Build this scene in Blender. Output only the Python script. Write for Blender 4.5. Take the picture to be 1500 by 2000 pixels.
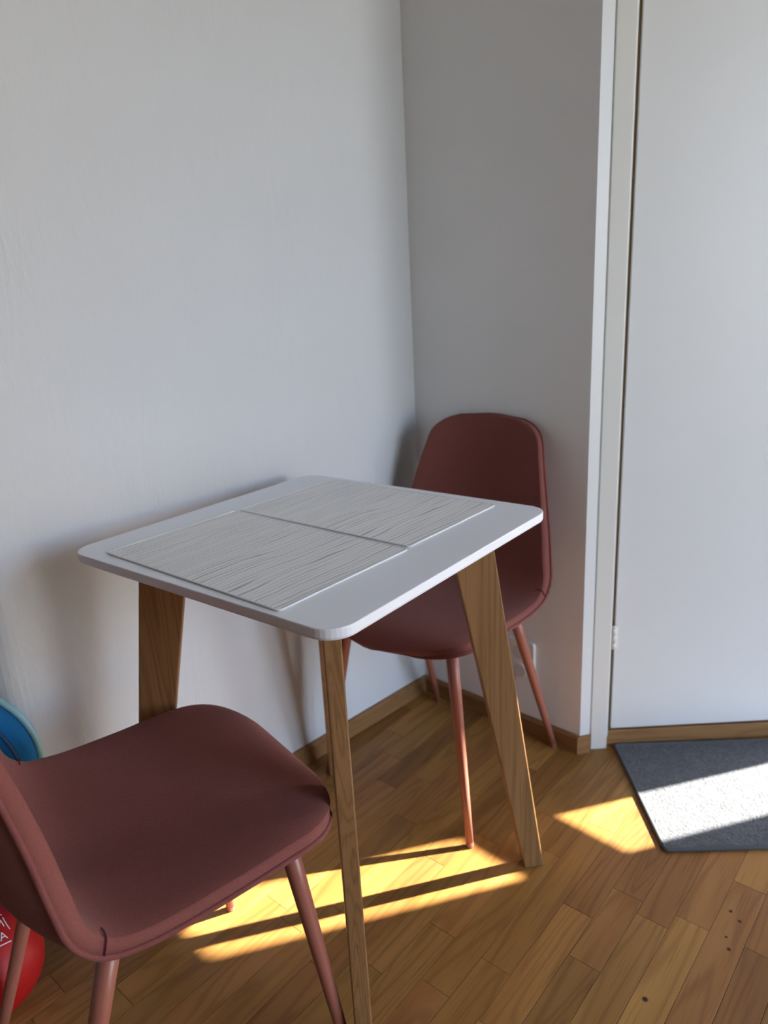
import bpy, bmesh, math, random
from mathutils import Vector, Matrix

for o in list(bpy.data.objects):
    bpy.data.objects.remove(o)
SC = bpy.context.scene
COL = SC.collection
R = math.radians
random.seed(7)

# ------------------------------------------------------------------ camera
CAM_H, PITCH, ROLL, FPX = 1.125, 16.75, -3.0, 1425.0
p, r = R(PITCH), R(ROLL)
fwd = Vector((0, math.cos(p), -math.sin(p)))
rt0, up0 = Vector((1, 0, 0)), Vector((0, math.sin(p), math.cos(p)))
rt = rt0 * math.cos(r) + up0 * math.sin(r)
up = -rt0 * math.sin(r) + up0 * math.cos(r)
cd = bpy.data.cameras.new('camera')
cam = bpy.data.objects.new('camera', cd)
COL.objects.link(cam)
m = Matrix((rt, up, -fwd)).transposed().to_4x4()
m.translation = Vector((0, 0, CAM_H))
cam.matrix_world = m
cd.sensor_fit = 'VERTICAL'
cd.sensor_height = 36.0
cd.lens = FPX / 2000.0 * 36.0
cd.clip_start = 0.02
cd.dof.use_dof = True
cd.dof.focus_distance = 1.02
cd.dof.aperture_fstop = 4.2
SC.camera = cam

# ------------------------------------------------------------------ view
vs = SC.view_settings
vs.view_transform = 'Standard'
vs.look = 'None'
vs.exposure = 0.12
vs.gamma = 1.0
vs.use_curve_mapping = False

# ------------------------------------------------------------------ sky and sun
SUN_AZ, SUN_EL = 76.2, 32.2
w = bpy.data.worlds.new('world')
SC.world = w
w.use_nodes = True
nt = w.node_tree
nt.nodes.clear()
wo = nt.nodes.new('ShaderNodeOutputWorld')
bg = nt.nodes.new('ShaderNodeBackground')
sky = nt.nodes.new('ShaderNodeTexSky')
sky.sky_type = 'NISHITA'
sky.sun_disc = False
sky.sun_elevation = R(SUN_EL)
sky.sun_rotation = R(SUN_AZ)
sky.air_density = 1.0
sky.dust_density = 1.0
bg.inputs['Strength'].default_value = 2.0
tint = nt.nodes.new('ShaderNodeMix')
tint.data_type = 'RGBA'
tint.blend_type = 'MULTIPLY'
tint.inputs[0].default_value = 1.0
tint.inputs[7].default_value = (1.0, 0.96, 1.06, 1)
nt.links.new(sky.outputs[0], tint.inputs[6])
nt.links.new(tint.outputs[2], bg.inputs['Color'])
nt.links.new(bg.outputs[0], wo.inputs['Surface'])

sl = bpy.data.lights.new('sun', 'SUN')
sl.energy = 52.0
sl.angle = R(0.53)
sl.color = (1.0, 0.92, 0.86)
so = bpy.data.objects.new('sun', sl)
COL.objects.link(so)
sd = Vector((math.cos(R(SUN_EL)) * math.sin(R(SUN_AZ)), math.cos(R(SUN_EL)) * math.cos(R(SUN_AZ)), math.sin(R(SUN_EL))))
so.rotation_euler = sd.to_track_quat('Z', 'Y').to_euler()
so.location = (3, 1.5, 3)


# ------------------------------------------------------------------ node helpers
class NT:
    def __init__(self, name):
        self.m = bpy.data.materials.new(name)
        self.m.use_nodes = True
        self.t = self.m.node_tree
        self.b = self.t.nodes['Principled BSDF']

    def n(self, kind, **kw):
        nd = self.t.nodes.new('ShaderNode' + kind)
        for k, v in kw.items():
            setattr(nd, k, v)
        return nd

    def l(self, a, b):
        self.t.links.new(a, b)

    def val(self, sock, v):
        if hasattr(v, 'is_linked') or hasattr(v, 'links'):
            self.l(v, sock)
        else:
            sock.default_value = v

    def math(self, op, a, b=0.0, c=None, clamp=False):
        nd = self.n('Math', operation=op, use_clamp=clamp)
        self.val(nd.inputs[0], a)
        self.val(nd.inputs[1], b)
        if c is not None:
            self.val(nd.inputs[2], c)
        return nd.outputs[0]

    def vmath(self, op, a, b):
        nd = self.n('VectorMath', operation=op)
        self.val(nd.inputs[0], a)
        self.val(nd.inputs[1], b)
        return nd.outputs['Value'] if op in ('DISTANCE', 'LENGTH', 'DOT_PRODUCT') else nd.outputs[0]

    def noise(self, vec, scale, detail=2.0, rough=0.5, dist=0.0):
        nd = self.n('TexNoise')
        if vec is not None:
            self.l(vec, nd.inputs['Vector'])
        nd.inputs['Scale'].default_value = scale
        nd.inputs['Detail'].default_value = detail
        nd.inputs['Roughness'].default_value = rough
        nd.inputs['Distortion'].default_value = dist
        return nd.outputs[0]

    def ramp(self, fac, stops):
        nd = self.n('ValToRGB')
        e = nd.color_ramp.elements
        while len(e) < len(stops):
            e.new(0.5)
        for i, (pos, c) in enumerate(stops):
            e[i].position = pos
            e[i].color = tuple(c) + (1.0,) if len(c) == 3 else c
        self.l(fac, nd.inputs[0])
        return nd.outputs[0]

    def mix(self, fac, a, b, mode='MIX'):
        nd = self.n('Mix', data_type='RGBA', blend_type=mode)
        self.val(nd.inputs[0], fac)
        for s, v in ((nd.inputs[6], a), (nd.inputs[7], b)):
            if isinstance(v, tuple):
                s.default_value = v + (1.0,) if len(v) == 3 else v
            else:
                self.l(v, s)
        return nd.outputs[2]

    def mapr(self, v, a, b, c, d):
        nd = self.n('MapRange')
        self.l(v, nd.inputs[0])
        for i, x in enumerate((a, b, c, d)):
            nd.inputs[i + 1].default_value = x
        return nd.outputs[0]

    def bump(self, h, strength=0.3, dist=0.01, prev=None):
        nd = self.n('Bump')
        nd.inputs['Strength'].default_value = strength
        nd.inputs['Distance'].default_value = dist
        self.l(h, nd.inputs['Height'])
        if prev is not None:
            self.l(prev, nd.inputs['Normal'])
        return nd.outputs[0]

    def objco(self):
        return self.n('TexCoord').outputs['Object']

    def scalev(self, vec, s):
        nd = self.n('Mapping')
        nd.inputs['Scale'].default_value = s
        self.l(vec, nd.inputs['Vector'])
        return nd.outputs[0]

    def fin(self, color=None, rough=0.6, normal=None, spec=0.5, metal=0.0):
        b = self.b
        if color is not None:
            if isinstance(color, tuple):
                b.inputs['Base Color'].default_value = color + (1.0,)
            else:
                self.l(color, b.inputs['Base Color'])
        if isinstance(rough, float):
            b.inputs['Roughness'].default_value = rough
        else:
            self.l(rough, b.inputs['Roughness'])
        b.inputs['Specular IOR Level'].default_value = spec
        b.inputs['Metallic'].default_value = metal
        if normal is not None:
            self.l(normal, b.inputs['Normal'])
        return self.m


M = {}


def mat_plaster(name, col, amt):
    t = NT(name)
    co = t.objco()
    big = t.noise(co, 2.2, 3, 0.5)
    mid = t.noise(t.scalev(co, (14, 14, 5)), 1.0, 4, 0.6, 1.2)
    fine = t.noise(co, 130, 2, 0.5)
    # trowel streaks, slanted
    mp = t.n('Mapping')
    mp.inputs['Rotation'].default_value = (0.75, 0.6, 0.35)
    mp.inputs['Scale'].default_value = (60, 60, 7)
    t.l(co, mp.inputs['Vector'])
    st = t.noise(mp.outputs[0], 1.0, 3, 0.6, 0.6)
    mask = t.mapr(t.noise(co, 4.0, 2, 0.5), 0.5, 0.68, 0.0, 1.0)
    st = t.math('MULTIPLY', st, mask)
    v = t.n('TexVoronoi')
    v.inputs['Scale'].default_value = 26.0
    t.l(co, v.inputs['Vector'])
    pit = t.mapr(v.outputs['Distance'], 0.03, 0.09, 0.0, 1.0)
    pm = t.mapr(t.noise(co, 9.0, 1), 0.56, 0.6, 1.0, 0.0)
    pit = t.math('MAXIMUM', pit, pm)
    h = t.math('MULTIPLY', big, 1.3)
    h = t.math('ADD', h, t.math('MULTIPLY', mid, 0.40))
    h = t.math('ADD', h, t.math('MULTIPLY', st, 0.5))
    h = t.math('ADD', h, t.math('MULTIPLY', fine, 0.05))
    h = t.math('ADD', h, t.math('MULTIPLY', pit, 0.16))
    nrm = t.bump(h, amt, 0.006)
    c = t.mix(t.mapr(t.noise(co, 3.0, 3), 0.35, 0.7, 0.0, 1.0), tuple(x * 0.97 for x in col), col)
    return t.fin(c, 0.75, nrm, 0.25)


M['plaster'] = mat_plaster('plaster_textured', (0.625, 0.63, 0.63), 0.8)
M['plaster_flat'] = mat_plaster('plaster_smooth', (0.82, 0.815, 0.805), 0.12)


def mat_paint(name, col, rough=0.45, spec=0.4, bump=0.05):
    t = NT(name)
    co = t.objco()
    c = t.mix(t.noise(co, 5.0, 3), tuple(x * 0.96 for x in col), col)
    return t.fin(c, rough, t.bump(t.noise(co, 90, 2), bump, 0.002), spec)


M['door'] = mat_paint('door_paint', (0.70, 0.695, 0.675), 0.38, 0.45)
M['casing'] = mat_paint('casing_paint', (0.71, 0.695, 0.64), 0.4, 0.4)
M['ceiling'] = mat_paint('ceiling_paint', (0.8, 0.8, 0.79), 0.8, 0.2)
M['gap'] = mat_paint('door_gap_brown_fill', (0.20, 0.13, 0.06), 0.7, 0.2)  # brown fill, makes the gaps round casing and leaf dark
M['hinge'] = mat_paint('hinge_paint', (0.78, 0.75, 0.68), 0.35, 0.5)
M['socket'] = mat_paint('socket_plastic', (0.82, 0.80, 0.77), 0.3, 0.5, 0.0)
M['socket_dark'] = mat_paint('socket_recess', (0.62, 0.60, 0.58), 0.4, 0.4, 0.0)
M['tabletop'] = mat_paint('tabletop_lacquer', (0.83, 0.835, 0.86), 0.36, 0.5, 0.02)
M['frame'] = mat_paint('window_frame_paint', (0.8, 0.8, 0.78), 0.4, 0.4)


def mat_oak(name, pale, mid, dark, axis_long, rough=0.42, tonevar=0.5, knots=None, ring=1.0):
    """axis_long 0/2: grain runs along local x / z"""
    t = NT(name)
    co = t.objco()
    oi = t.n('ObjectInfo')
    rnd = oi.outputs['Random']
    cmb = t.n('CombineXYZ')
    t.l(t.math('MULTIPLY', rnd, 37.0), cmb.inputs[0])
    t.l(t.math('MULTIPLY', rnd, 91.0), cmb.inputs[1])
    t.l(t.math('MULTIPLY', rnd, 53.0), cmb.inputs[2])
    v = t.vmath('ADD', co, cmb.outputs[0])
    if axis_long == 0:
        s_ring, s_fine, s_tone = (1.5, 13, 13), (9, 420, 420), (2.5, 16, 16)
    else:
        s_ring, s_fine, s_tone = (26, 26, 0.55), (420, 420, 7), (24, 24, 1.5)
    rn = t.noise(t.scalev(v, s_ring), 1.0, 1.5, 0.45, 0.25)
    # growth rings: sine of warped field
    frq = t.math('MULTIPLY_ADD', t.math('FRACT', t.math('MULTIPLY', rnd, 17.3)), 46.0 * ring, 40.0 * ring)
    rg = t.math('SINE', t.math('MULTIPLY', rn, frq))
    rg = t.mapr(rg, -0.2, 1.0, 0.0, 1.0)
    rg = t.math('POWER', t.math('MAXIMUM', rg, 0.0), 1.6)
    fine = t.noise(t.scalev(v, s_fine), 1.0, 2, 0.6)
    tone = t.noise(t.scalev(v, s_tone), 1.0, 2, 0.5)
    c = t.ramp(tone, [(0.3, mid), (0.7, pale)])
    c = t.mix(t.math('MULTIPLY', rg, 0.38), c, dark)
    pores = t.mapr(fine, 0.56, 0.72, 0.0, 0.45)
    c = t.mix(pores, c, tuple(x * 0.7 for x in dark))
    # plank to plank tone
    br = t.math('MULTIPLY_ADD', t.math('FRACT', t.math('MULTIPLY', rnd, 7.77)), tonevar, 1.0 - tonevar * 0.55)
    hs = t.n('HueSaturation')
    hs.inputs['Saturation'].default_value = 1.0
    t.l(t.math('MULTIPLY_ADD', t.math('FRACT', t.math('MULTIPLY', rnd, 3.31)), 0.012, 0.494), hs.inputs['Hue'])
    t.l(br, hs.inputs['Value'])
    t.l(c, hs.inputs['Color'])
    c = hs.outputs[0]
    if knots:
        pos = t.n('NewGeometry').outputs['Position']
        acc = None
        for (x, y, rad) in knots:
            d = t.vmath('DISTANCE', pos, (x, y, 0.0))
            k = t.mapr(d, rad * 0.7, rad * 1.5, 1.0, 0.0)
            acc = k if acc is None else t.math('MAXIMUM', acc, k)
        c = t.mix(acc, c, (0.02, 0.010, 0.006))
    h = t.math('ADD', t.math('MULTIPLY', fine, -0.5), t.math('MULTIPLY', rg, -0.3))
    return t.fin(c, rough, t.bump(h, 0.10, 0.001), 0.32)


KNOTS = [(0.3838, 0.905, .0042), (0.6006, 1.0678, .0028), (0.606, 1.045, .0028), (0.567, 1.014, .0022), (0.56, 0.989, .003)]
M['plank'] = mat_oak('oak_parquet', (0.38, 0.187, 0.052), (0.295, 0.134, 0.033), (0.16, 0.063, 0.015), 0, 0.40, 0.40, KNOTS)
M['skirting'] = mat_oak('oak_skirting', (0.32, 0.165, 0.062), (0.26, 0.128, 0.045), (0.165, 0.074, 0.023), 0, 0.5, 0.1)
M['leg_oak'] = mat_oak('oak_table_leg', (0.30, 0.155, 0.060), (0.235, 0.115, 0.041), (0.125, 0.054, 0.017), 2, 0.5, 0.10, None, 1.3)
M['subfloor'] = mat_paint('subfloor', (0.08, 0.045, 0.02), 0.8, 0.1)


def mat_fabric(name, col, dark):
    t = NT(name)
    co = t.objco()
    n1 = t.noise(co, 620, 2, 0.6)
    n2 = t.noise(co, 14, 3, 0.5)
    wv = t.n('TexWave', wave_type='BANDS', bands_direction='DIAGONAL')
    wv.inputs['Scale'].default_value = 260.0
    wv.inputs['Distortion'].default_value = 1.5
    t.l(co, wv.inputs['Vector'])
    f = t.math('MULTIPLY_ADD', wv.outputs['Fac'], 0.35, t.math('MULTIPLY', n1, 0.75))
    c = t.mix(t.mapr(f, 0.25, 0.85, 0.0, 1.0), dark, col)
    c = t.mix(t.mapr(n2, 0.3, 0.7, 0.0, 0.12), c, dark)
    m = t.fin(c, 0.92, t.bump(f, 0.35, 0.0012), 0.15)
    t.b.inputs['Sheen Weight'].default_value = 0.06
    t.b.inputs['Sheen Roughness'].default_value = 0.5
    return m


M['fabric'] = mat_fabric('dusty_rose_fabric', (0.265, 0.089, 0.072), (0.16, 0.052, 0.042))
M['fabric_pipe'] = mat_fabric('dusty_rose_piping', (0.25, 0.079, 0.067), (0.15, 0.046, 0.040))
M['leg_metal'] = mat_paint('copper_pink_painted_metal', (0.34, 0.118, 0.078), 0.38, 0.5, 0.0)
M['foot'] = mat_paint('foot_cap_plastic', (0.30, 0.12, 0.085), 0.5, 0.3, 0.0)


def mat_mat():
    t = NT('striped_placemat_vinyl')
    co = t.objco()
    c = None
    base = (0.85, 0.835, 0.80)
    warp = t.noise(t.scalev(co, (5, 9, 1)), 1.0, 1, 0.5)
    sep = t.n('SeparateXYZ')
    t.l(co, sep.inputs[0])
    x = t.math('ADD', sep.outputs[0], t.math('MULTIPLY', warp, 0.012))
    w1 = t.noise(t.scalev(co, (16, 3.5, 1)), 1.0, 0.0)
    w2 = t.noise(t.scalev(co, (75, 6.0, 1)), 1.0, 0.0)
    ph = t.math('MULTIPLY', x, 118.0)
    ph = t.math('ADD', ph, t.math('MULTIPLY', w1, 2.2))
    ph = t.math('ADD', ph, t.math('MULTIPLY', w2, 1.1))
    sn = t.math('SINE', t.math('MULTIPLY', ph, 6.28318))
    ln = t.mapr(sn, 0.45, 0.98, 0.0, 1.0)
    amp = t.mapr(t.noise(t.scalev(co, (70, 6.0, 1)), 1.0, 1.0), 0.33, 0.66, 0.25, 1.0)
    ln = t.math('MULTIPLY', ln, amp)
    c = t.mix(t.math('MULTIPLY', ln, 0.72), base, (0.24, 0.23, 0.225))
    return t.fin(c, 0.5, t.bump(t.math('MULTIPLY', ln, -1.0), 0.5, 0.0008), 0.4)


M['placemat'] = mat_mat()
M['placemat_edge'] = mat_paint('placemat_rim', (0.8, 0.8, 0.79), 0.4, 0.4, 0.0)


def mat_rug():
    t = NT('grey_loop_pile')
    co = t.objco()
    n = t.noise(co, 210, 2, 0.6)
    n2 = t.noise(co, 60, 3, 0.6)
    f = t.math('ADD', t.math('MULTIPLY', n, 0.65), t.math('MULTIPLY', n2, 0.35))
    c = t.mix(t.mapr(f, 0.3, 0.7, 0.0, 1.0), (0.085, 0.088, 0.093), (0.172, 0.178, 0.187))
    return t.fin(c, 0.95, t.bump(f, 0.9, 0.005), 0.1)


M['rug'] = mat_rug()
M['rug_edge'] = mat_paint('rug_binding', (0.10, 0.11, 0.12), 0.9, 0.1, 0.3)
M['blue'] = mat_fabric('blue_nylon', (0.012, 0.16, 0.36), (0.008, 0.10, 0.25))
M['blue_pipe'] = mat_paint('blue_piping', (0.01, 0.06, 0.15), 0.5, 0.4)
M['teal_rim'] = mat_paint('pale_teal_rim', (0.30, 0.52, 0.55), 0.5, 0.4)
M['pink'] = mat_fabric('lilac_print', (0.30, 0.20, 0.42), (0.06, 0.12, 0.40))
M['maroon'] = mat_fabric('dark_maroon_cloth', (0.10, 0.012, 0.03), (0.05, 0.006, 0.015))
M['red'] = mat_paint('red_rubber', (0.36, 0.006, 0.006), 0.5, 0.3, 0.05)
M['white_print'] = mat_paint('white_print', (0.80, 0.72, 0.72), 0.5, 0.3, 0.0)


def mat_glass():
    t = NT('window_glass')
    t.t.nodes.remove(t.b)
    out = t.t.nodes['Material Output']
    tr = t.n('BsdfTransparent')
    tr.inputs[0].default_value = (0.96, 0.98, 0.97, 1)
    gl = t.n('BsdfGlossy')
    gl.inputs['Roughness'].default_value = 0.02
    mx = t.n('MixShader')
    mx.inputs[0].default_value = 0.06
    t.l(tr.outputs[0], mx.inputs[1])
    t.l(gl.outputs[0], mx.inputs[2])
    t.l(mx.outputs[0], out.inputs[0])
    return t.m


M['glass'] = mat_glass()
M['bounce_ground'] = mat_paint('pale_bounce_ground', (0.24, 0.235, 0.22), 0.9, 0.1)


# ------------------------------------------------------------------ mesh helpers
def link(name, me, mat=None, parent=None, smooth=False):
    o = bpy.data.objects.new(name, me)
    COL.objects.link(o)
    if mat is not None and len(me.materials) == 0:
        me.materials.append(mat)
    if smooth:
        for f in me.polygons:
            f.use_smooth = True
    if parent is not None:
        o.parent = parent
    return o


def obj(name, bm, mat, parent=None, smooth=False):
    bmesh.ops.recalc_face_normals(bm, faces=bm.faces)
    me = bpy.data.meshes.new(name)
    bm.to_mesh(me)
    bm.free()
    return link(name, me, mat, parent, smooth)


def empty(name, loc=(0, 0, 0), rz=0.0):
    o = bpy.data.objects.new(name, None)
    COL.objects.link(o)
    o.empty_display_size = 0.05
    o.location = loc
    o.rotation_euler = (0, 0, rz)
    return o


def tag(o, label, cat, group=None):
    o['label'] = label
    o['category'] = cat
    if group:
        o['group'] = group
    return o


def struct(o):
    o['kind'] = 'structure'
    return o


def prism(bm, poly, z0, z1):
    a = [bm.verts.new((x, y, z0)) for x, y in poly]
    b = [bm.verts.new((x, y, z1)) for x, y in poly]
    bm.faces.new(a[::-1])
    bm.faces.new(b)
    n = len(poly)
    for i in range(n):
        j = (i + 1) % n
        bm.faces.new((a[i], a[j], b[j], b[i]))


def box(bm, x0, x1, y0, y1, z0, z1):
    prism(bm, [(x0, y0), (x1, y0), (x1, y1), (x0, y1)], z0, z1)


def bevel(bm, w, seg=2, edges=None):
    bmesh.ops.bevel(bm, geom=list(edges if edges is not None else bm.edges), offset=w, segments=seg, profile=0.5, affect='EDGES')


def tube(bm, pts, rad, seg=10, closed=False):
    """rad: number or list"""
    n = len(pts)
    pts = [Vector(q) for q in pts]
    rings = []
    ref = Vector((0, 0, 1))
    for i in range(n):
        if closed:
            d = (pts[(i + 1) % n] - pts[i - 1])
        else:
            d = pts[min(i + 1, n - 1)] - pts[max(i - 1, 0)]
        d.normalize()
        a = d.cross(ref)
        if a.length < 0.05:
            a = d.cross(Vector((1, 0, 0)))
        a.normalize()
        b = d.cross(a).normalized()
        ref = -b if not closed else ref
        rr = rad[i] if isinstance(rad, (list, tuple)) else rad
        rings.append([bm.verts.new(pts[i] + (a * math.cos(2 * math.pi * k / seg) + b * math.sin(2 * math.pi * k / seg)) * rr) for k in range(seg)])
    for i in range(n if closed else n - 1):
        A, B = rings[i], rings[(i + 1) % n]
        off = 0
        if closed and i == n - 1:
            off = min(range(seg), key=lambda o: sum((A[k].co - B[(k + o) % seg].co).length for k in range(seg)))
        for k in range(seg):
            bm.faces.new((A[k], A[(k + 1) % seg], B[(k + 1 + off) % seg], B[(k + off) % seg]))
    if not closed:
        bm.faces.new(rings[0][::-1])
        bm.faces.new(rings[-1])


def rrect(hx, hy, rad, seg=6):
    pts = []
    for cx, cy, a0 in ((hx - rad, hy - rad, 0), (-hx + rad, hy - rad, 90), (-hx + rad, -hy + rad, 180), (hx - rad, -hy + rad, 270)):
        for i in range(seg + 1):
            a = R(a0 + 90 * i / seg)
            pts.append((cx + rad * math.cos(a), cy + rad * math.sin(a)))
    return pts


# ------------------------------------------------------------------ room plan (metres, camera stands at 0,0)
ROOM_H = 2.5
C0 = (0.096, 1.910)                     # corner of left wall and back wall
CV = (0.456, 1.566)                     # outer corner next to the door
JX = -0.69
JL = (JX, C0[1] + (JX - C0[0]))         # rounded end of the left wall
DY = 1.582                              # face of the wall beside the door
D_END = (1.30, DY)
A0 = (1.68, 1.96)
A1 = (3.12, 0.52)
B1 = (-0.40, -3.00)
L2 = (-2.607, -0.793)
L1 = (-1.36, 0.454)


def wall(name, p0, p1, mat, t=0.12, holes=(), e0=0.0, e1=0.0, z1=ROOM_H):
    """wall face from p0 to p1 (room on the right-hand side when walking), thickness outwards (left)"""
    a, b = Vector(p0), Vector(p1)
    d = (b - a).normalized()
    L = (b - a).length
    n = Vector((-d.y, d.x))
    bm = bmesh.new()

    def seg(u0, u1, za, zb):
        q = [a + d * u0, a + d * u1, a + d * u1 + n * t, a + d * u0 + n * t]
        prism(bm, [(v.x, v.y) for v in q], za, zb)
    u = -e0
    for (h0, h1, za, zb) in sorted(holes):
        seg(u, h0, 0, z1)
        if za > 0:
            seg(h0, h1, 0, za)
        seg(h0, h1, zb, z1)
        u = h1
    seg(u, L + e1, 0, z1)
    return struct(obj(name, bm, mat))


# left wall with a rounded end that turns into the passage
def left_wall():
    bm = bmesh.new()
    d = Vector((-math.sqrt(.5), -math.sqrt(.5)))
    n = Vector((-math.sqrt(.5), math.sqrt(.5)))
    a = Vector(C0)
    e = Vector(JL)
    rad = 0.055
    poly = [a - d * 0.0]
    c = e + n * rad - d * rad
    for i in range(9):
        th = math.pi / 2 * i / 8
        poly.append(c + (-n) * rad * math.cos(th) + d * rad * math.sin(th))
    poly.append(e + n * 0.9)
    poly.append(e + n * 0.9 - d * 0.12)
    poly.append(e + n * 0.16 - d * 0.16)
    poly.append(a + n * 0.16)
    prism(bm, [(v.x, v.y) for v in poly], 0, ROOM_H)
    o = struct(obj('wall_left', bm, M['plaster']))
    return o


left_wall()
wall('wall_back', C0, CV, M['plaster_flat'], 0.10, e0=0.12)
# wall beside and above the door (faces the camera)
wall('wall_door', (CV[0], DY), D_END, M['plaster'], 0.12, holes=[(0.068, 0.800, 0.0, 2.06)])
wall('wall_recess', D_END, A0, M['plaster'], 0.12, e1=0.06)
U = lambda x: (x - A0[0]) / math.sqrt(.5)
SL0, SL1, SLB, SLT = 0.326, 0.530, 0.20, 1.584
wall('wall_right', A0, A1, M['plaster'], 0.06, holes=[(SL0, SL1, SLB, SLT)], e0=0.06, e1=0.12)
WU0, WU1, WB, WT = 0.08, 2.00, 0.08, 2.45
wall('wall_side', A1, B1, M['plaster'], 0.12, holes=[(WU0, WU1, WB, WT)], e1=0.12)
wall('wall_rear', B1, L2, M['plaster'], 0.12, e1=0.12)
wall('wall_passage', L2, L1, M['plaster'], 0.12)
# passage behind the opening in the left wall
pn = Vector((-math.sqrt(.5), math.sqrt(.5)))
pl0, pl1 = Vector(L1) + pn * 0.12, Vector(L1) + pn * 0.95
wall('wall_hall', (L1[0], L1[1]), (pl1.x, pl1.y), M['plaster'], 0.12)
pj = Vector(JL) + pn * 0.9
wall('wall_hall_end', (pl1.x, pl1.y), (pj.x, pj.y), M['plaster'], 0.12, e0=0.12, e1=0.12)

# unseen wall added outside the large window: keeps the low sun off it
bo_ = Vector((math.sqrt(.5), -math.sqrt(.5)))
bp0 = Vector(A1) + bo_ * 0.10
bp1 = Vector(A1) + bo_ * 1.35
wall('wall_sun_block', (bp0.x, bp0.y), (bp1.x, bp1.y), M['plaster'], 0.12, z1=3.9)

# unseen ground outside, added to bounce daylight into the room
bm = bmesh.new()
box(bm, -40, 40, -40, 40, -3.2, -3.1)
struct(obj('ground', bm, M['bounce_ground']))

# floor slab and ceiling
plan = [C0, CV, D_END, A0, A1, B1, L2, (pl1.x, pl1.y), (pj.x, pj.y)]


def slab(name, z0, z1, mat, grow=0.0):
    bm = bmesh.new()
    x0, x1, y0, y1 = -2.9, 3.4, -3.3, 2.4
    box(bm, x0, x1, y0, y1, z0, z1)
    return struct(obj(name, bm, mat))


floor = slab('floor', -0.05, -0.012, M['subfloor'])
slab('ceiling', ROOM_H, ROOM_H + 0.1, M['ceiling'])


# windows: frame, rail, pane
def window(name, p0, p1, u0, u1, z0, z1, t, rails=(), mull=(), fw=0.0, depth=0.03, inset=0.0):
    a, b = Vector(p0), Vector(p1)
    d = (b - a).normalized()
    n = Vector((-d.y, d.x))
    root = struct(empty(name, (a.x + d.x * (u0 + u1) / 2, a.y + d.y * (u0 + u1) / 2, z0), math.atan2(d.y, d.x)))
    hw, h = (u1 - u0) / 2, z1 - z0
    y0 = inset
    y1 = inset + depth
    if fw > 0:
        bm = bmesh.new()
        box(bm, -hw, hw, y0, y1, 0, fw)
        box(bm, -hw, hw, y0, y1, h - fw, h)
        box(bm, -hw, -hw + fw, y0, y1, fw, h - fw)
        box(bm, hw - fw, hw, y0, y1, fw, h - fw)
        obj('window_frame', bm, M['frame'], root)
    for (ra, rb) in rails:
        bm = bmesh.new()
        box(bm, -hw + fw, hw - fw, y0, y0 + 0.022, ra - z0, rb - z0)
        obj('rail', bm, M['frame'], root)
    for (ua, ub) in mull:
        bm = bmesh.new()
        box(bm, ua - hw, ub - hw, y0, y1, fw, h - fw)
        obj('mullion', bm, M['frame'], root)
    bm = bmesh.new()
    box(bm, -hw + fw, hw - fw, y1 - 0.006, y1 - 0.002, fw, h - fw)
    obj('pane', bm, M['glass'], root)
    return root


window('window_1', A0, A1, SL0, SL1, SLB, SLT, 0.06, rails=[(1.045, 1.176)], inset=0.020)
window('window_2', A1, B1, WU0, WU1, WB, WT, 0.12, mull=[(0.84, 0.91)], fw=0.05, depth=0.05, inset=0.04)

# daylight sampling aid for the large window (portal: emits nothing itself)
pa = bpy.data.lights.new('window_portal', 'AREA')
pa.shape = 'RECTANGLE'
pa.size, pa.size_y = WU1 - WU0, WT - WB
pa.cycles.is_portal = True
po = bpy.data.objects.new('window_portal', pa)
COL.objects.link(po)
dd = (Vector(B1) - Vector(A1)).normalized()
nn = Vector((-dd.y, dd.x))
pc = Vector(A1) + dd * (WU0 + WU1) / 2 + nn * 0.11
po.location = (pc.x, pc.y, (WB + WT) / 2)
po.rotation_euler = Vector((nn.x, nn.y, 0)).to_track_quat('Z', 'Y').to_euler()

# ------------------------------------------------------------------ parquet: every strip is an object
PA = 41.0
pu = Vector((math.sin(R(PA)), math.cos(R(PA))))       # along the strips
pv = Vector((math.cos(R(PA)), -math.sin(R(PA))))      # across
PW = 0.0585
LAT0 = -0.382


def poly_contains(poly, x, y):
    c = False
    n = len(poly)
    for i in range(n):
        x0, y0 = poly[i]
        x1, y1 = poly[(i + 1) % n]
        if (y0 > y) != (y1 > y) and x < (x1 - x0) * (y - y0) / (y1 - y0) + x0:
            c = not c
    return c


def strip_shape(bm, u0, u1, v0, v1, g=0.0004, ch=0.0005, dep=0.012, M4=None, top=0.0):
    b = [(u0 + g, v0 + g), (u1 - g, v0 + g), (u1 - g, v1 - g), (u0 + g, v1 - g)]
    tt = [(u0 + g + ch, v0 + g + ch), (u1 - g - ch, v0 + g + ch), (u1 - g - ch, v1 - g - ch), (u0 + g + ch, v1 - g - ch)]
    f = (lambda q: q) if M4 is None else (lambda q: M4 @ q)
    B = [bm.verts.new(f(Vector((x, y, top - dep)))) for x, y in b]
    C = [bm.verts.new(f(Vector((x, y, top - ch * 0.35)))) for x, y in b]
    T = [bm.verts.new(f(Vector((x, y, top)))) for x, y in tt]
    for i in range(4):
        j = (i + 1) % 4
        bm.faces.new((B[i], B[j], C[j], C[i]))
        bm.faces.new((C[i], C[j], T[j], T[i]))
    bm.faces.new(T)


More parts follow.
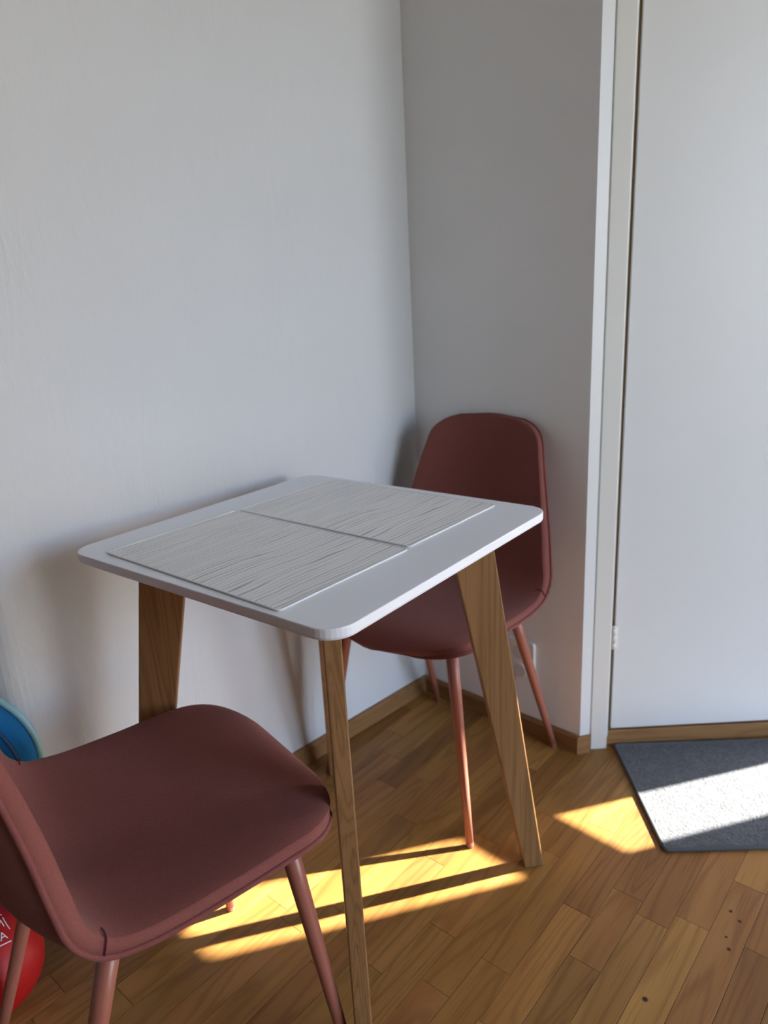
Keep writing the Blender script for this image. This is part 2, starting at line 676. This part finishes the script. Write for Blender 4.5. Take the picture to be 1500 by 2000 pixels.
known = {-2: [1.033], -1: [0.936, 1.124], 2: [1.279], -3: [0.839]}
prnd = random.Random(21)
ang = math.atan2(pu.y, pu.x)
far_bm = bmesh.new()
MF = Matrix.Rotation(ang, 4, 'Z')
strips = []
for k in range(-62, 62):
    lat0 = LAT0 + k * PW
    ks = known.get(k)
    cuts = []
    if ks:
        lo = ks[0]
        while lo > -3.6:
            cuts.append(lo)
            lo -= prnd.uniform(0.22, 0.46)
        cuts += ks[1:]
        lo = ks[-1]
        while lo < 3.2:
            lo += prnd.uniform(0.22, 0.46)
            cuts.append(lo)
    else:
        lo = -3.6 + prnd.uniform(0, 0.4)
        while lo < 3.2:
            cuts.append(lo)
            lo += prnd.uniform(0.22, 0.48)
    cuts = sorted(cuts)
    for u0, u1 in zip(cuts, cuts[1:]):
        strips.append((k, u0, u1, lat0))
floor_poly = [(0.11, 1.93), (0.47, 1.585), (1.3, 1.62), (1.7, 2.0), (3.2, 0.5), (-0.4, -3.1), (-2.75, -0.8), (pl1.x - .1, pl1.y), (pj.x, pj.y + .1), (JL[0] - .02, JL[1] + 0.04)]
cand = []
for (k, u0, u1, lat0) in strips:
    pts = [pu * uu + pv * (lat0 + vv) for uu in (u0, (u0 + u1) / 2, u1) for vv in (0.0, PW)]
    if not any(poly_contains(floor_poly, q.x, q.y) for q in pts):
        continue
    c = pu * (u0 + u1) / 2 + pv * (lat0 + PW / 2)
    # how large the strip shows: in the view cone and near the camera
    vis = c.y > 0.62 and abs(c.x) < 0.62 * c.y + 0.30
    cand.append((0 if vis else 1, c.length, k, u0, u1, lat0))
cand.sort()
for i, (hid, dist, k, u0, u1, lat0) in enumerate(cand):
    if i < 290:
        bm = bmesh.new()
        L = u1 - u0
        strip_shape(bm, -L / 2, L / 2, -PW / 2, PW / 2, top=prnd.uniform(-0.00025, 0.00005))
        o = obj('plank', bm, M['plank'], floor)
        c = pu * (u0 + u1) / 2 + pv * (lat0 + PW / 2)
        o.location = (c.x, c.y, 0)
        o.rotation_euler = (0, 0, ang)
    else:
        c0 = -(lat0 + PW)
        strip_shape(far_bm, u0, u1, c0, c0 + PW, M4=MF)
fo = obj('plank_field', far_bm, M['plank'], floor)
fo['kind'] = 'stuff'


# ------------------------------------------------------------------ skirting boards
def skirting(name, p0, p1, h=0.048, t=0.012, m0=0.0, m1=0.0):
    """board on the room side (right-hand side walking p0->p1); m0/m1 mitre run at the front face"""
    a, b = Vector(p0), Vector(p1)
    d = (b - a).normalized()
    L = (b - a).length
    root = bmesh.new()
    prof = [(0, 0), (-t, 0), (-t, h - 0.006), (-t + 0.005, h), (0, h)]
    v0 = [root.verts.new((m0 * (-y) / t, y, z)) for y, z in prof]
    v1 = [root.verts.new((L + m1 * (-y) / t, y, z)) for y, z in prof]
    n = len(prof)
    for i in range(n):
        j = (i + 1) % n
        root.faces.new((v0[i], v0[j], v1[j], v1[i]))
    root.faces.new(v0)
    root.faces.new(v1[::-1])
    o = struct(obj(name, root, M['skirting']))
    o.location = (a.x, a.y, 0.0002)
    o.rotation_euler = (0, 0, math.atan2(d.y, d.x))
    return o


e = Vector(JL) + Vector((1, 1)).normalized() * 0.06
skirting('baseboard_left', (e.x, e.y), C0, m1=-0.012)
cvx = Vector(CV)
skirting('baseboard_back', C0, CV, m0=0.012, m1=0.0)
bm = bmesh.new()
prism(bm, [(0.4478, 1.5573), (0.482, 1.5650), (0.482, 1.60), (0.4575, 1.5675)], 0.0002, 0.048)
struct(obj('baseboard_door', bm, M['skirting']))
# little wall return between the outer corner and the door wall
bm = bmesh.new()
prism(bm, [CV, (CV[0] + 0.026, CV[1] + 0.006), (CV[0] + 0.026, DY + 0.05), (CV[0], DY + 0.05), (CV[0] - 0.03, CV[1] + 0.03)], 0, ROOM_H)
struct(obj('trim_1', bm, M['door']))

# ------------------------------------------------------------------ door: casing, jamb, leaf, hinge, threshold
bm = bmesh.new()
box(bm, 0.486, 0.5265, 1.5755, 1.66, 0.0, 2.12)
box(bm, 1.235, 1.278, 1.5755, 1.66, 0.0, 2.12)
box(bm, 0.5265, 1.235, 1.5755, 1.66, 2.06, 2.12)
bevel(bm, 0.002, 2)
struct(obj('trim_2', bm, M['casing']))
bm = bmesh.new()
box(bm, 0.5265, 0.5310, 1.584, 1.66, 0.03, 2.06)
box(bm, 1.228, 1.235, 1.584, 1.66, 0.03, 2.06)
bevel(bm, 0.0015, 2)
struct(obj('trim_3', bm, M['door']))
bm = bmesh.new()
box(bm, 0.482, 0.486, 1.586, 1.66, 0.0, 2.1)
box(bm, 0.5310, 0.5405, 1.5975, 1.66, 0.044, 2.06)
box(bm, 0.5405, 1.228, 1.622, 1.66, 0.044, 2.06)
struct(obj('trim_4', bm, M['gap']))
bm = bmesh.new()
box(bm, 0.5405, 1.222, 1.592, 1.621, 0.047, 2.055)
bevel(bm, 0.002, 2)
door = struct(obj('door_1', bm, M['door']))
bm = bmesh.new()
box(bm, 0.527, 1.235, 1.588, 1.66, 0.0, 0.043)
bevel(bm, 0.002, 2)
struct(obj('trim_5', bm, M['skirting']))
for hz in (0.30, 1.80):
    hin = empty('hinge', (0.5375, 1.5865, hz))
    hin.parent = door
    hin['label'] = 'white painted butt hinge'
    for i, zz in enumerate((-0.028, -0.009, 0.010)):
        bm = bmesh.new()
        tube(bm, [(0, 0, zz), (0, 0, zz + 0.0175)], 0.0055, 12)
        obj('knuckle', bm, M['hinge'], hin, True)
    bm = bmesh.new()
    tube(bm, [(0, 0, 0.0275), (0, 0, 0.031), (0, 0, 0.033)], [0.0045, 0.0045, 0.002], 12)
    obj('pin', bm, M['hinge'], hin, True)
    bm = bmesh.new()
    box(bm, -0.006, 0.012, 0.002, 0.004, -0.03, 0.03)
    obj('hinge_leaf', bm, M['hinge'], hin)
# lever handle at the far side of the leaf
hd = empty('door_handle', (1.165, 1.592, 1.02))
hd.parent = door
bm = bmesh.new()
box(bm, -0.02, 0.02, -0.006, 0.0, -0.1, 0.08)
bevel(bm, 0.003, 2)
obj('backplate', bm, M['hinge'], hd)
bm = bmesh.new()
tube(bm, [(0, -0.004, 0.02), (0, -0.045, 0.02), (-0.012, -0.055, 0.02), (-0.11, -0.055, 0.02)], 0.009, 12)
obj('lever', bm, M['hinge'], hd, True)

# ------------------------------------------------------------------ wall socket
bd = (Vector(CV) - Vector(C0)).normalized()
sk = empty('wall_socket', (0.3340, 1.6827, 0.204), math.atan2(bd.y, bd.x))
tag(sk, 'white double wall socket low on the grey wall behind the far chair', 'socket')
bm = bmesh.new()
prism(bm, rrect(0.041, 0.058, 0.008, 4), 0, 0.011)
bmesh.ops.rotate(bm, verts=bm.verts, cent=(0, 0, 0), matrix=Matrix.Rotation(R(90), 3, 'X'))
obj('plate', bm, M['socket'], sk)
for zz in (-0.026, 0.026):
    bm = bmesh.new()
    tube(bm, [(0, -0.0108, zz), (0, -0.0135, zz)], 0.0215, 20)
    ou = obj('outlet', bm, M['socket'], sk)
    bm = bmesh.new()
    tube(bm, [(0, -0.0136, zz), (0, -0.0139, zz)], 0.0185, 20)
    rc = obj('recess', bm, M['socket_dark'], ou)

# ------------------------------------------------------------------ rug
RG = empty('door_mat', (0.86, 1.392, 0.0), R(-1.8))
tag(RG, 'grey low pile door mat with dark bound edge in front of the white door', 'rug')
hx, hy = 0.322, 0.186
bm = bmesh.new()
prism(bm, rrect(hx - 0.007, hy - 0.007, 0.006, 3), 0.0005, 0.0065)
obj('pile', bm, M['rug'], RG)
bm = bmesh.new()
tube(bm, [(x, y, 0.0045) for x, y in rrect(hx - 0.006, hy - 0.006, 0.008, 4)], 0.0045, 8, True)
obj('binding', bm, M['rug_edge'], RG, True)

# ------------------------------------------------------------------ table
TC, TAZ, TH, ZT = Vector((-0.112, 1.168)), 38.3, 0.2865, 0.75
TB = empty('dining_table', (TC.x, TC.y, 0), R(90 - TAZ))
tag(TB, 'small square table with light grey top and four splayed oak legs', 'table')
bm = bmesh.new()
layers = [(0.0, 0.730, 0.012), (0.0, 0.7315, 0.0085), (0.0, 0.7345, 0.0015), (0, 0.738, 0.0), (0, 0.7484, 0.0), (0, 0.7496, 0.0004), (0, 0.75, 0.0014)]
rings = []
for _, z, ins in layers:
    rings.append([bm.verts.new((x, y, z)) for x, y in rrect(TH - ins, TH - ins, 0.038 - ins * 0.6, 9)])
for A, B in zip(rings, rings[1:]):
    for i in range(len(A)):
        j = (i + 1) % len(A)
        bm.faces.new((A[i], A[j], B[j], B[i]))
bm.faces.new(rings[0][::-1])
bm.faces.new(rings[-1])
tt = obj('tabletop', bm, M['tabletop'], TB)
for k in range(4):
    bm = bmesh.new()
    r0, r1 = 0.3985, 0.360
    t0, t1 = 0.2945, 0.2165
    th = 0.0125
    q = [(r1, 0), (r0, 0), (t0, 0.731), (t1, 0.731)]
    A = [bm.verts.new((x, -th, z)) for x, z in q]
    B = [bm.verts.new((x, th, z)) for x, z in q]
    bm.faces.new(A)
    bm.faces.new(B[::-1])
    for i in range(4):
        j = (i + 1) % 4
        bm.faces.new((A[i], B[i], B[j], A[j]))
    bevel(bm, 0.0022, 2)
    # shear the mesh axis so the grain follows the leg
    lg = obj('leg', bm, M['leg_oak'], TB)
    lg.rotation_euler = (0, 0, R(45 + 90 * k))


# ------------------------------------------------------------------ placemats
def placemat(cx, cy, az, lx, ly, z, label):
    root = empty('placemat', (cx, cy, z), R(90 - az) - math.pi / 2)
    tag(root, label, 'placemat', 'striped placemats on the table')
    bm = bmesh.new()
    prism(bm, rrect(lx / 2 - 0.001, ly / 2 - 0.001, 0.006, 3), 0, 0.0022)
    obj('mat_face', bm, M['placemat'], root)
    bm = bmesh.new()
    tube(bm, [(x, y, 0.0016) for x, y in rrect(lx / 2 - 0.0012, ly / 2 - 0.0012, 0.006, 3)], 0.0014, 6, True)
    obj('rim', bm, M['placemat_edge'], root, True)


placemat(-0.205, 1.068, 40.3, 0.404, 0.266, ZT, 'pale striped placemat at the near side of the table, left of the other')
placemat(-0.034, 1.274, 39.6, 0.396, 0.258, ZT, 'pale striped placemat at the far side of the table by the corner chair')


# ------------------------------------------------------------------ chairs
def catmull(pts, n):
    out = []
    P = [pts[0]] + list(pts) + [pts[-1]]
    segs = len(pts) - 1
    for i in range(n + 1):
        s = min(i / n * segs, segs - 1e-6)
        k = int(s)
        t = s - k
        a, b, c, d = P[k], P[k + 1], P[k + 2], P[k + 3]
        out.append(tuple(0.5 * (2 * b[j] + (c[j] - a[j]) * t + (2 * a[j] - 5 * b[j] + 4 * c[j] - d[j]) * t * t + (3 * b[j] - a[j] - 3 * c[j] + d[j]) * t ** 3) for j in range(len(b))))
    return out


# columns: forward, height, half width, side rise
PROF = [(0.268, 0.425, 0.150, 0.000), (0.258, 0.445, 0.178, 0.001), (0.225, 0.458, 0.199, 0.003), (0.150, 0.460, 0.209, 0.006), (0.060, 0.455, 0.212, 0.008),
        (-0.030, 0.451, 0.214, 0.013), (-0.085, 0.457, 0.214, 0.021), (-0.126, 0.482, 0.212, 0.041), (-0.148, 0.525, 0.206, 0.054),
        (-0.163, 0.590, 0.197, 0.058), (-0.176, 0.660, 0.183, 0.055), (-0.188, 0.725, 0.167, 0.047), (-0.195, 0.775, 0.155, 0.037), (-0.201, 0.817, 0.145, 0.027), (-0.204, 0.836, 0.140, 0.022)]
THK = 0.027


def thick(i, rows):
    # padding is thicker round the foot of the back, thinner at the lip and the top edge
    z = rows[i][1]
    f = rows[i][0]
    if f > -0.07:
        return 0.024
    if z < 0.50:
        return 0.024 + 0.014 * min(1.0, (-0.07 - f) / 0.07)
    return 0.038 - 0.014 * min(1.0, max(0.0, (z - 0.55) / 0.27))


def inner_u(i, rows):
    f, z = rows[i][0], rows[i][1]
    if f > -0.06:
        return 0.985
    if z < 0.52:
        return 0.985 - 0.030 * min(1.0, (-0.06 - f) / 0.07)
    return 0.955 + 0.025 * min(1.0, (z - 0.52) / 0.2)


def chair_shell():
    n = 84
    rows = catmull(PROF, n)
    # arc length
    S = [0.0]
    for a, b in zip(rows, rows[1:]):
        S.append(S[-1] + math.hypot(b[0] - a[0], b[1] - a[1]))
    T = S[-1]
    # resample, denser at both ends (rounded outline)
    ss = []
    NR = 64
    for i in range(NR + 1):
        x = i / NR
        x = 0.5 - 0.5 * math.cos(math.pi * x)
        x = 0.45 * x + 0.55 * (i / NR)
        ss.append(x * T)
    out = []
    for s in ss:
        k = max(j for j in range(len(S)) if S[j] <= s + 1e-9)
        k = min(k, len(S) - 2)
        f = (s - S[k]) / (S[k + 1] - S[k])
        out.append([rows[k][j] * (1 - f) + rows[k + 1][j] * f for j in range(4)])
    CF, CB = 0.120, 0.066       # corner lengths at the front lip and at the top of the back
    for i, s in enumerate(ss):
        w = out[i][2]
        cut = 1.0
        if s < CF:
            q = 1 - s / CF
            cut = min(cut, (max(0.0, 1 - q ** 2.3)) ** (1 / 2.1))
        if T - s < CB:
            q = 1 - (T - s) / CB
            cut = min(cut, (max(0.0, 1 - q ** 2.8)) ** (1 / 2.8))
        out[i][2] = max(w * cut, 0.012)
        out[i].append(w)
    return out, ss, T


def make_chair(name):
    rows, ss, T = chair_shell()
    n = len(rows)
    NU = 22
    # centre-line normals (pointing to the sitter: up / forward)
    nor = []
    for i in range(n):
        a = rows[max(i - 1, 0)]
        b = rows[min(i + 1, n - 1)]
        d = Vector((b[0] - a[0], b[1] - a[1])).normalized()
        nor.append(Vector((d.y, -d.x)))       # walking backwards (−f) then up: normal = up on the seat, forward on the back
    us = [math.sin(math.pi / 2 * (2 * j / NU - 1)) for j in range(NU + 1)]
    verts, faces, back = [], [], []
    idx = {}

    def add(v):
        verts.append(v)
        return len(verts) - 1

    def pos(i, u, off):
        f, z, hw, rise, hn = rows[i]
        k = rise * abs(u * hw / hn) ** 2.2
        nv = nor[i]
        # lean of the side: normal tilts inwards where the side rises
        return Vector((f + nv.x * (k + off), u * hw, z + nv.y * (k + off)))
    ring = []
    for i in range(n):
        loop = []
        th_ = thick(i, rows)
        uin_ = inner_u(i, rows)
        for u in us:                                     # inner face
            e_ = max(0.0, (abs(u) - 0.86) / 0.14)
            loop.append(add(pos(i, u * uin_, -th_ * 0.16 * e_ ** 2)))
        for u in reversed(us):                           # outer face
            e_ = max(0.0, (abs(u) - 0.80) / 0.20)
            loop.append(add(pos(i, u, -th_ * (1.0 - 0.12 * e_ ** 2))))
        ring.append(loop)
    m_ = len(ring[0])
    split = min(range(n), key=lambda i: abs(rows[i][0] + 0.085) + (10 if ss[i] > T * 0.6 else 0))
    for i in range(n - 1):
        for j in range(m_):
            k = (j + 1) % m_
            faces.append((ring[i][j], ring[i][k], ring[i + 1][k], ring[i + 1][j]))
            back.append(i >= split)
    for i, b_ in ((0, False), (n - 1, True)):
        h = len(us)
        for j in range(h - 1):
            a, b = ring[i][j], ring[i][j + 1]
            c, d = ring[i][m_ - 2 - j], ring[i][m_ - 1 - j]
            faces.append((a, b, c, d) if i == 0 else (a, d, c, b))
            back.append(b_)
    full = bpy.data.meshes.new('shell')
    full.from_pydata([tuple(v) for v in verts], [], faces)
    bm = bmesh.new()
    bm.from_mesh(full)
    bmesh.ops.recalc_face_normals(bm, faces=bm.faces)
    bm.to_mesh(full)
    bm.free()
    vn = [tuple(v.normal) for v in full.vertices]
    ff = [tuple(p_.vertices) for p_ in full.polygons]
    root = empty(name)
    for part, flag in (('seat', False), ('backrest', True)):
        fs = [f for f, b_ in zip(ff, back) if b_ == flag]
        used = sorted({v for f in fs for v in f})
        mp = {v: i for i, v in enumerate(used)}
        me = bpy.data.meshes.new(part)
        me.from_pydata([tuple(verts[v]) for v in used], [], [tuple(mp[v] for v in f) for f in fs])
        for p_ in me.polygons:
            p_.use_smooth = True
        me.normals_split_custom_set_from_vertices([vn[v] for v in used])
        link(part, me, M['fabric'], root)
    bpy.data.meshes.remove(full)
    # piping round the edge
    pts = []
    for i in range(n):
        pts.append(pos(i, 1.0, -thick(i, rows) * 0.88))
    top = [pos(n - 1, u, -thick(n - 1, rows) * 0.88) for u in reversed(us)][1:-1]
    for q in top:
        pts.append(q)
    for i in reversed(range(n)):
        pts.append(pos(i, -1.0, -thick(i, rows) * 0.88))
    fr = [pos(0, u, -thick(0, rows) * 0.88) for u in us][1:-1]
    pts += fr
    clean = []
    for q in pts:
        if not clean or (q - clean[-1]).length > 0.004:
            clean.append(q)
    bm = bmesh.new()
    tube(bm, clean, 0.0036, 8, True)
    obj('piping', bm, M['fabric_pipe'], root, True)
    # seam where the seat band meets the back band
    for s in (-1, 1):
        bm = bmesh.new()
        ts = thick(split, rows)
        sp = [pos(split, s * 0.90, 0.0006), pos(split, s * 0.94, 0.0), pos(split, s * 0.967, -ts * 0.08), pos(split, s * 0.982, -ts * 0.16), pos(split, s * 0.990, -ts * 0.36), pos(split, s * 1.000, -ts * 0.70), pos(split, s * 1.006, -ts * 0.88)]
        tube(bm, sp, 0.0009, 6)
        obj('seam', bm, M['maroon'], root, True)
    for fx, sy, tx, ty, hz in ((0.2110, 1, 0.168, 0.139, 0.445), (0.2110, -1, 0.168, 0.139, 0.445), (-0.2060, 1, -0.061, 0.143, 0.436), (-0.2060, -1, -0.061, 0.143, 0.436)):
        wy = 0.2065 if fx > 0 else 0.181
        foot = Vector((fx, sy * wy, 0.006))
        topv = Vector((tx, sy * ty, hz))
        bm = bmesh.new()
        tube(bm, [foot.lerp(topv, k) for k in (0, 0.25, 0.5, 0.75, 1.0)], [0.0078, 0.0092, 0.0108, 0.0124, 0.0138], 18)
        lg = obj('leg', bm, M['leg_metal'], root, True)
        bm = bmesh.new()
        d = (foot - topv).normalized()
        tube(bm, [foot - d * 0.004, foot + Vector((d.x * 0.004, d.y * 0.004, -0.0055))], [0.0084, 0.0078], 14)
        obj('foot_cap', bm, M['foot'], lg)
    return root


def copy_tree(o, parent=None):
    c = o.copy()
    COL.objects.link(c)
    c.parent = parent
    for ch in list(o.children):
        copy_tree(ch, c)
    return c


def place(o, x, y, az):
    o.location = (x, y, 0)
    o.rotation_euler = (0, 0, R(90 - az))


ch1 = make_chair('dining_chair')
ch2 = copy_tree(ch1)
place(ch1, -0.380, 0.841, 53.0)
tag(ch1, 'dusty rose upholstered shell chair in the left foreground beside the front table leg', 'chair', 'upholstered shell chairs at the table')
place(ch2, 0.1265, 1.561, 221.0)
tag(ch2, 'dusty rose upholstered shell chair standing in the wall corner behind the table', 'chair', 'upholstered shell chairs at the table')

# ------------------------------------------------------------------ red ball
BR = 0.090
bc = Vector((-0.702, 0.958, BR))
ball = empty('toy_ball', (bc.x, bc.y, 0))
tag(ball, 'red ball with white lettering on the floor behind the near chair', 'ball')
bm = bmesh.new()
bmesh.ops.create_uvsphere(bm, u_segments=40, v_segments=24, radius=BR)
bo = obj('ball_body', bm, M['red'], ball, True)
bo.location = (0, 0, BR)
dirn = (Vector((0, 0, CAM_H)) - bc).normalized()


def on_ball(px_, py_, cx=0.0, cz=0.0, rot=0.0, lift=1.004):
    """plane coords (to the camera's right, up) on the ball side that faces the room"""
    ca, sa = math.cos(rot), math.sin(rot)
    x, y = ca * px_ - sa * py_ + cx, sa * px_ + ca * py_ + cz
    zax = dirn
    xax = Vector((0, 0, 1)).cross(zax).normalized()
    yax = zax.cross(xax)
    v = xax * math.sin(x / BR) * math.cos(y / BR) + yax * math.sin(y / BR) + zax * math.cos(x / BR) * math.cos(y / BR)
    return v * BR * lift


def letter(ch, size, cx, cz, rot):
    cu = bpy.data.curves.new('letter', 'FONT')
    cu.body = ch
    cu.size = size
    cu.align_x = 'CENTER'
    cu.align_y = 'CENTER'
    tmp = bpy.data.objects.new('tmp_letter', cu)
    COL.objects.link(tmp)
    dg = bpy.context.evaluated_depsgraph_get()
    me = bpy.data.meshes.new_from_object(tmp.evaluated_get(dg))
    bpy.data.objects.remove(tmp)
    bpy.data.curves.remove(cu)
    for v in me.vertices:
        v.co = on_ball(v.co.x, v.co.y, cx, cz, rot, 1.012)
    me.materials.clear()
    o = link('letter', me, M['white_print'], ball)
    o.location = (0, 0, BR)


for ch, lx, lz in (('A', 0.044, 0.064), ('M', 0.036, 0.044), ('A', 0.033, 0.024)):
    letter(ch, 0.0185, lx, lz, 0.0)
bm = bmesh.new()
tube(bm, [on_ball(0.0475 - 0.0006 * i + 0.0001 * i * i, 0.030 + 0.0035 * i, lift=1.004) for i in range(8)], 0.0009, 6)
o = obj('print_line', bm, M['white_print'], ball)
o.location = (0, 0, BR)
bm = bmesh.new()
tube(bm, [on_ball(0.012 + 0.005 * i, 0.0125, lift=1.004) for i in range(7)], 0.0009, 6)
o = obj('print_line', bm, M['white_print'], ball)
o.location = (0, 0, BR)


# ------------------------------------------------------------------ blue bag
def arch(hw, h, rad, seg=10, rb=0.10):
    rb = min(rb, hw - 0.005)
    pts = []
    for cx, cz, q, a0, n_ in ((hw - rb, rb, rb, -90, 6), (hw - rad, h - rad, rad, 0, seg), (-hw + rad, h - rad, rad, 90, seg), (-hw + rb, rb, rb, 180, 6)):
        for i in range(n_ + 1):
            a = R(a0 + 90 * i / n_)
            pts.append((cx + q * math.cos(a), cz + q * math.sin(a)))
    return pts


def puff(bm, outline, y0, y1, soft, cx=0.0, cz=0.15):
    lays = [(y0, 0.94), (y0 + soft * 0.3, 0.985), (y0 + soft, 1.0), (y1 - soft, 1.0), (y1 - soft * 0.3, 0.985), (y1, 0.94)]
    rg = []
    for y, s in lays:
        rg.append([bm.verts.new((cx + (x - cx) * s, y, cz + (z - cz) * s)) for x, z in outline])
    for A, B in zip(rg, rg[1:]):
        for i in range(len(A)):
            j = (i + 1) % len(A)
            bm.faces.new((A[i], A[j], B[j], B[i]))
    bm.faces.new(rg[0])
    bm.faces.new(rg[-1][::-1])


bag = empty('backpack', (-0.763, 1.129, 0.0), R(-6))
tag(bag, 'blue child-size backpack standing by the wall end at the left edge', 'backpack')
bm = bmesh.new()
puff(bm, arch(0.13, 0.495, 0.12), -0.045, 0.022, 0.022, 0, 0.25)
obj('bag_body', bm, M['blue'], bag, True)
bm = bmesh.new()
tube(bm, [(x, -0.038, z) for x, z in arch(0.1255, 0.489, 0.118)], 0.0045, 8, True)
obj('front_piping', bm, M['blue_pipe'], bag, True)
bm = bmesh.new()
tube(bm, [(x, 0.010, z) for x, z in arch(0.132, 0.498, 0.122)], 0.006, 8, True)
obj('rear_rim', bm, M['teal_rim'], bag, True)
bm = bmesh.new()
puff(bm, [(x, z + 0.02) for x, z in arch(0.105, 0.385, 0.07)], -0.068, -0.040, 0.012, 0, 0.2)
pk = obj('front_pocket', bm, M['pink'], bag, True)
bm = bmesh.new()
tube(bm, [(x, -0.057, z + 0.02) for x, z in arch(0.1055, 0.386, 0.071)], 0.0035, 8, True)
obj('pocket_zip', bm, M['maroon'], pk, True)
bm = bmesh.new()
tube(bm, [(-0.035, 0.005, 0.485), (-0.028, 0.005, 0.525), (0.0, 0.005, 0.54), (0.028, 0.005, 0.525), (0.035, 0.005, 0.485)], 0.007, 8)
obj('carry_loop', bm, M['blue_pipe'], bag, True)
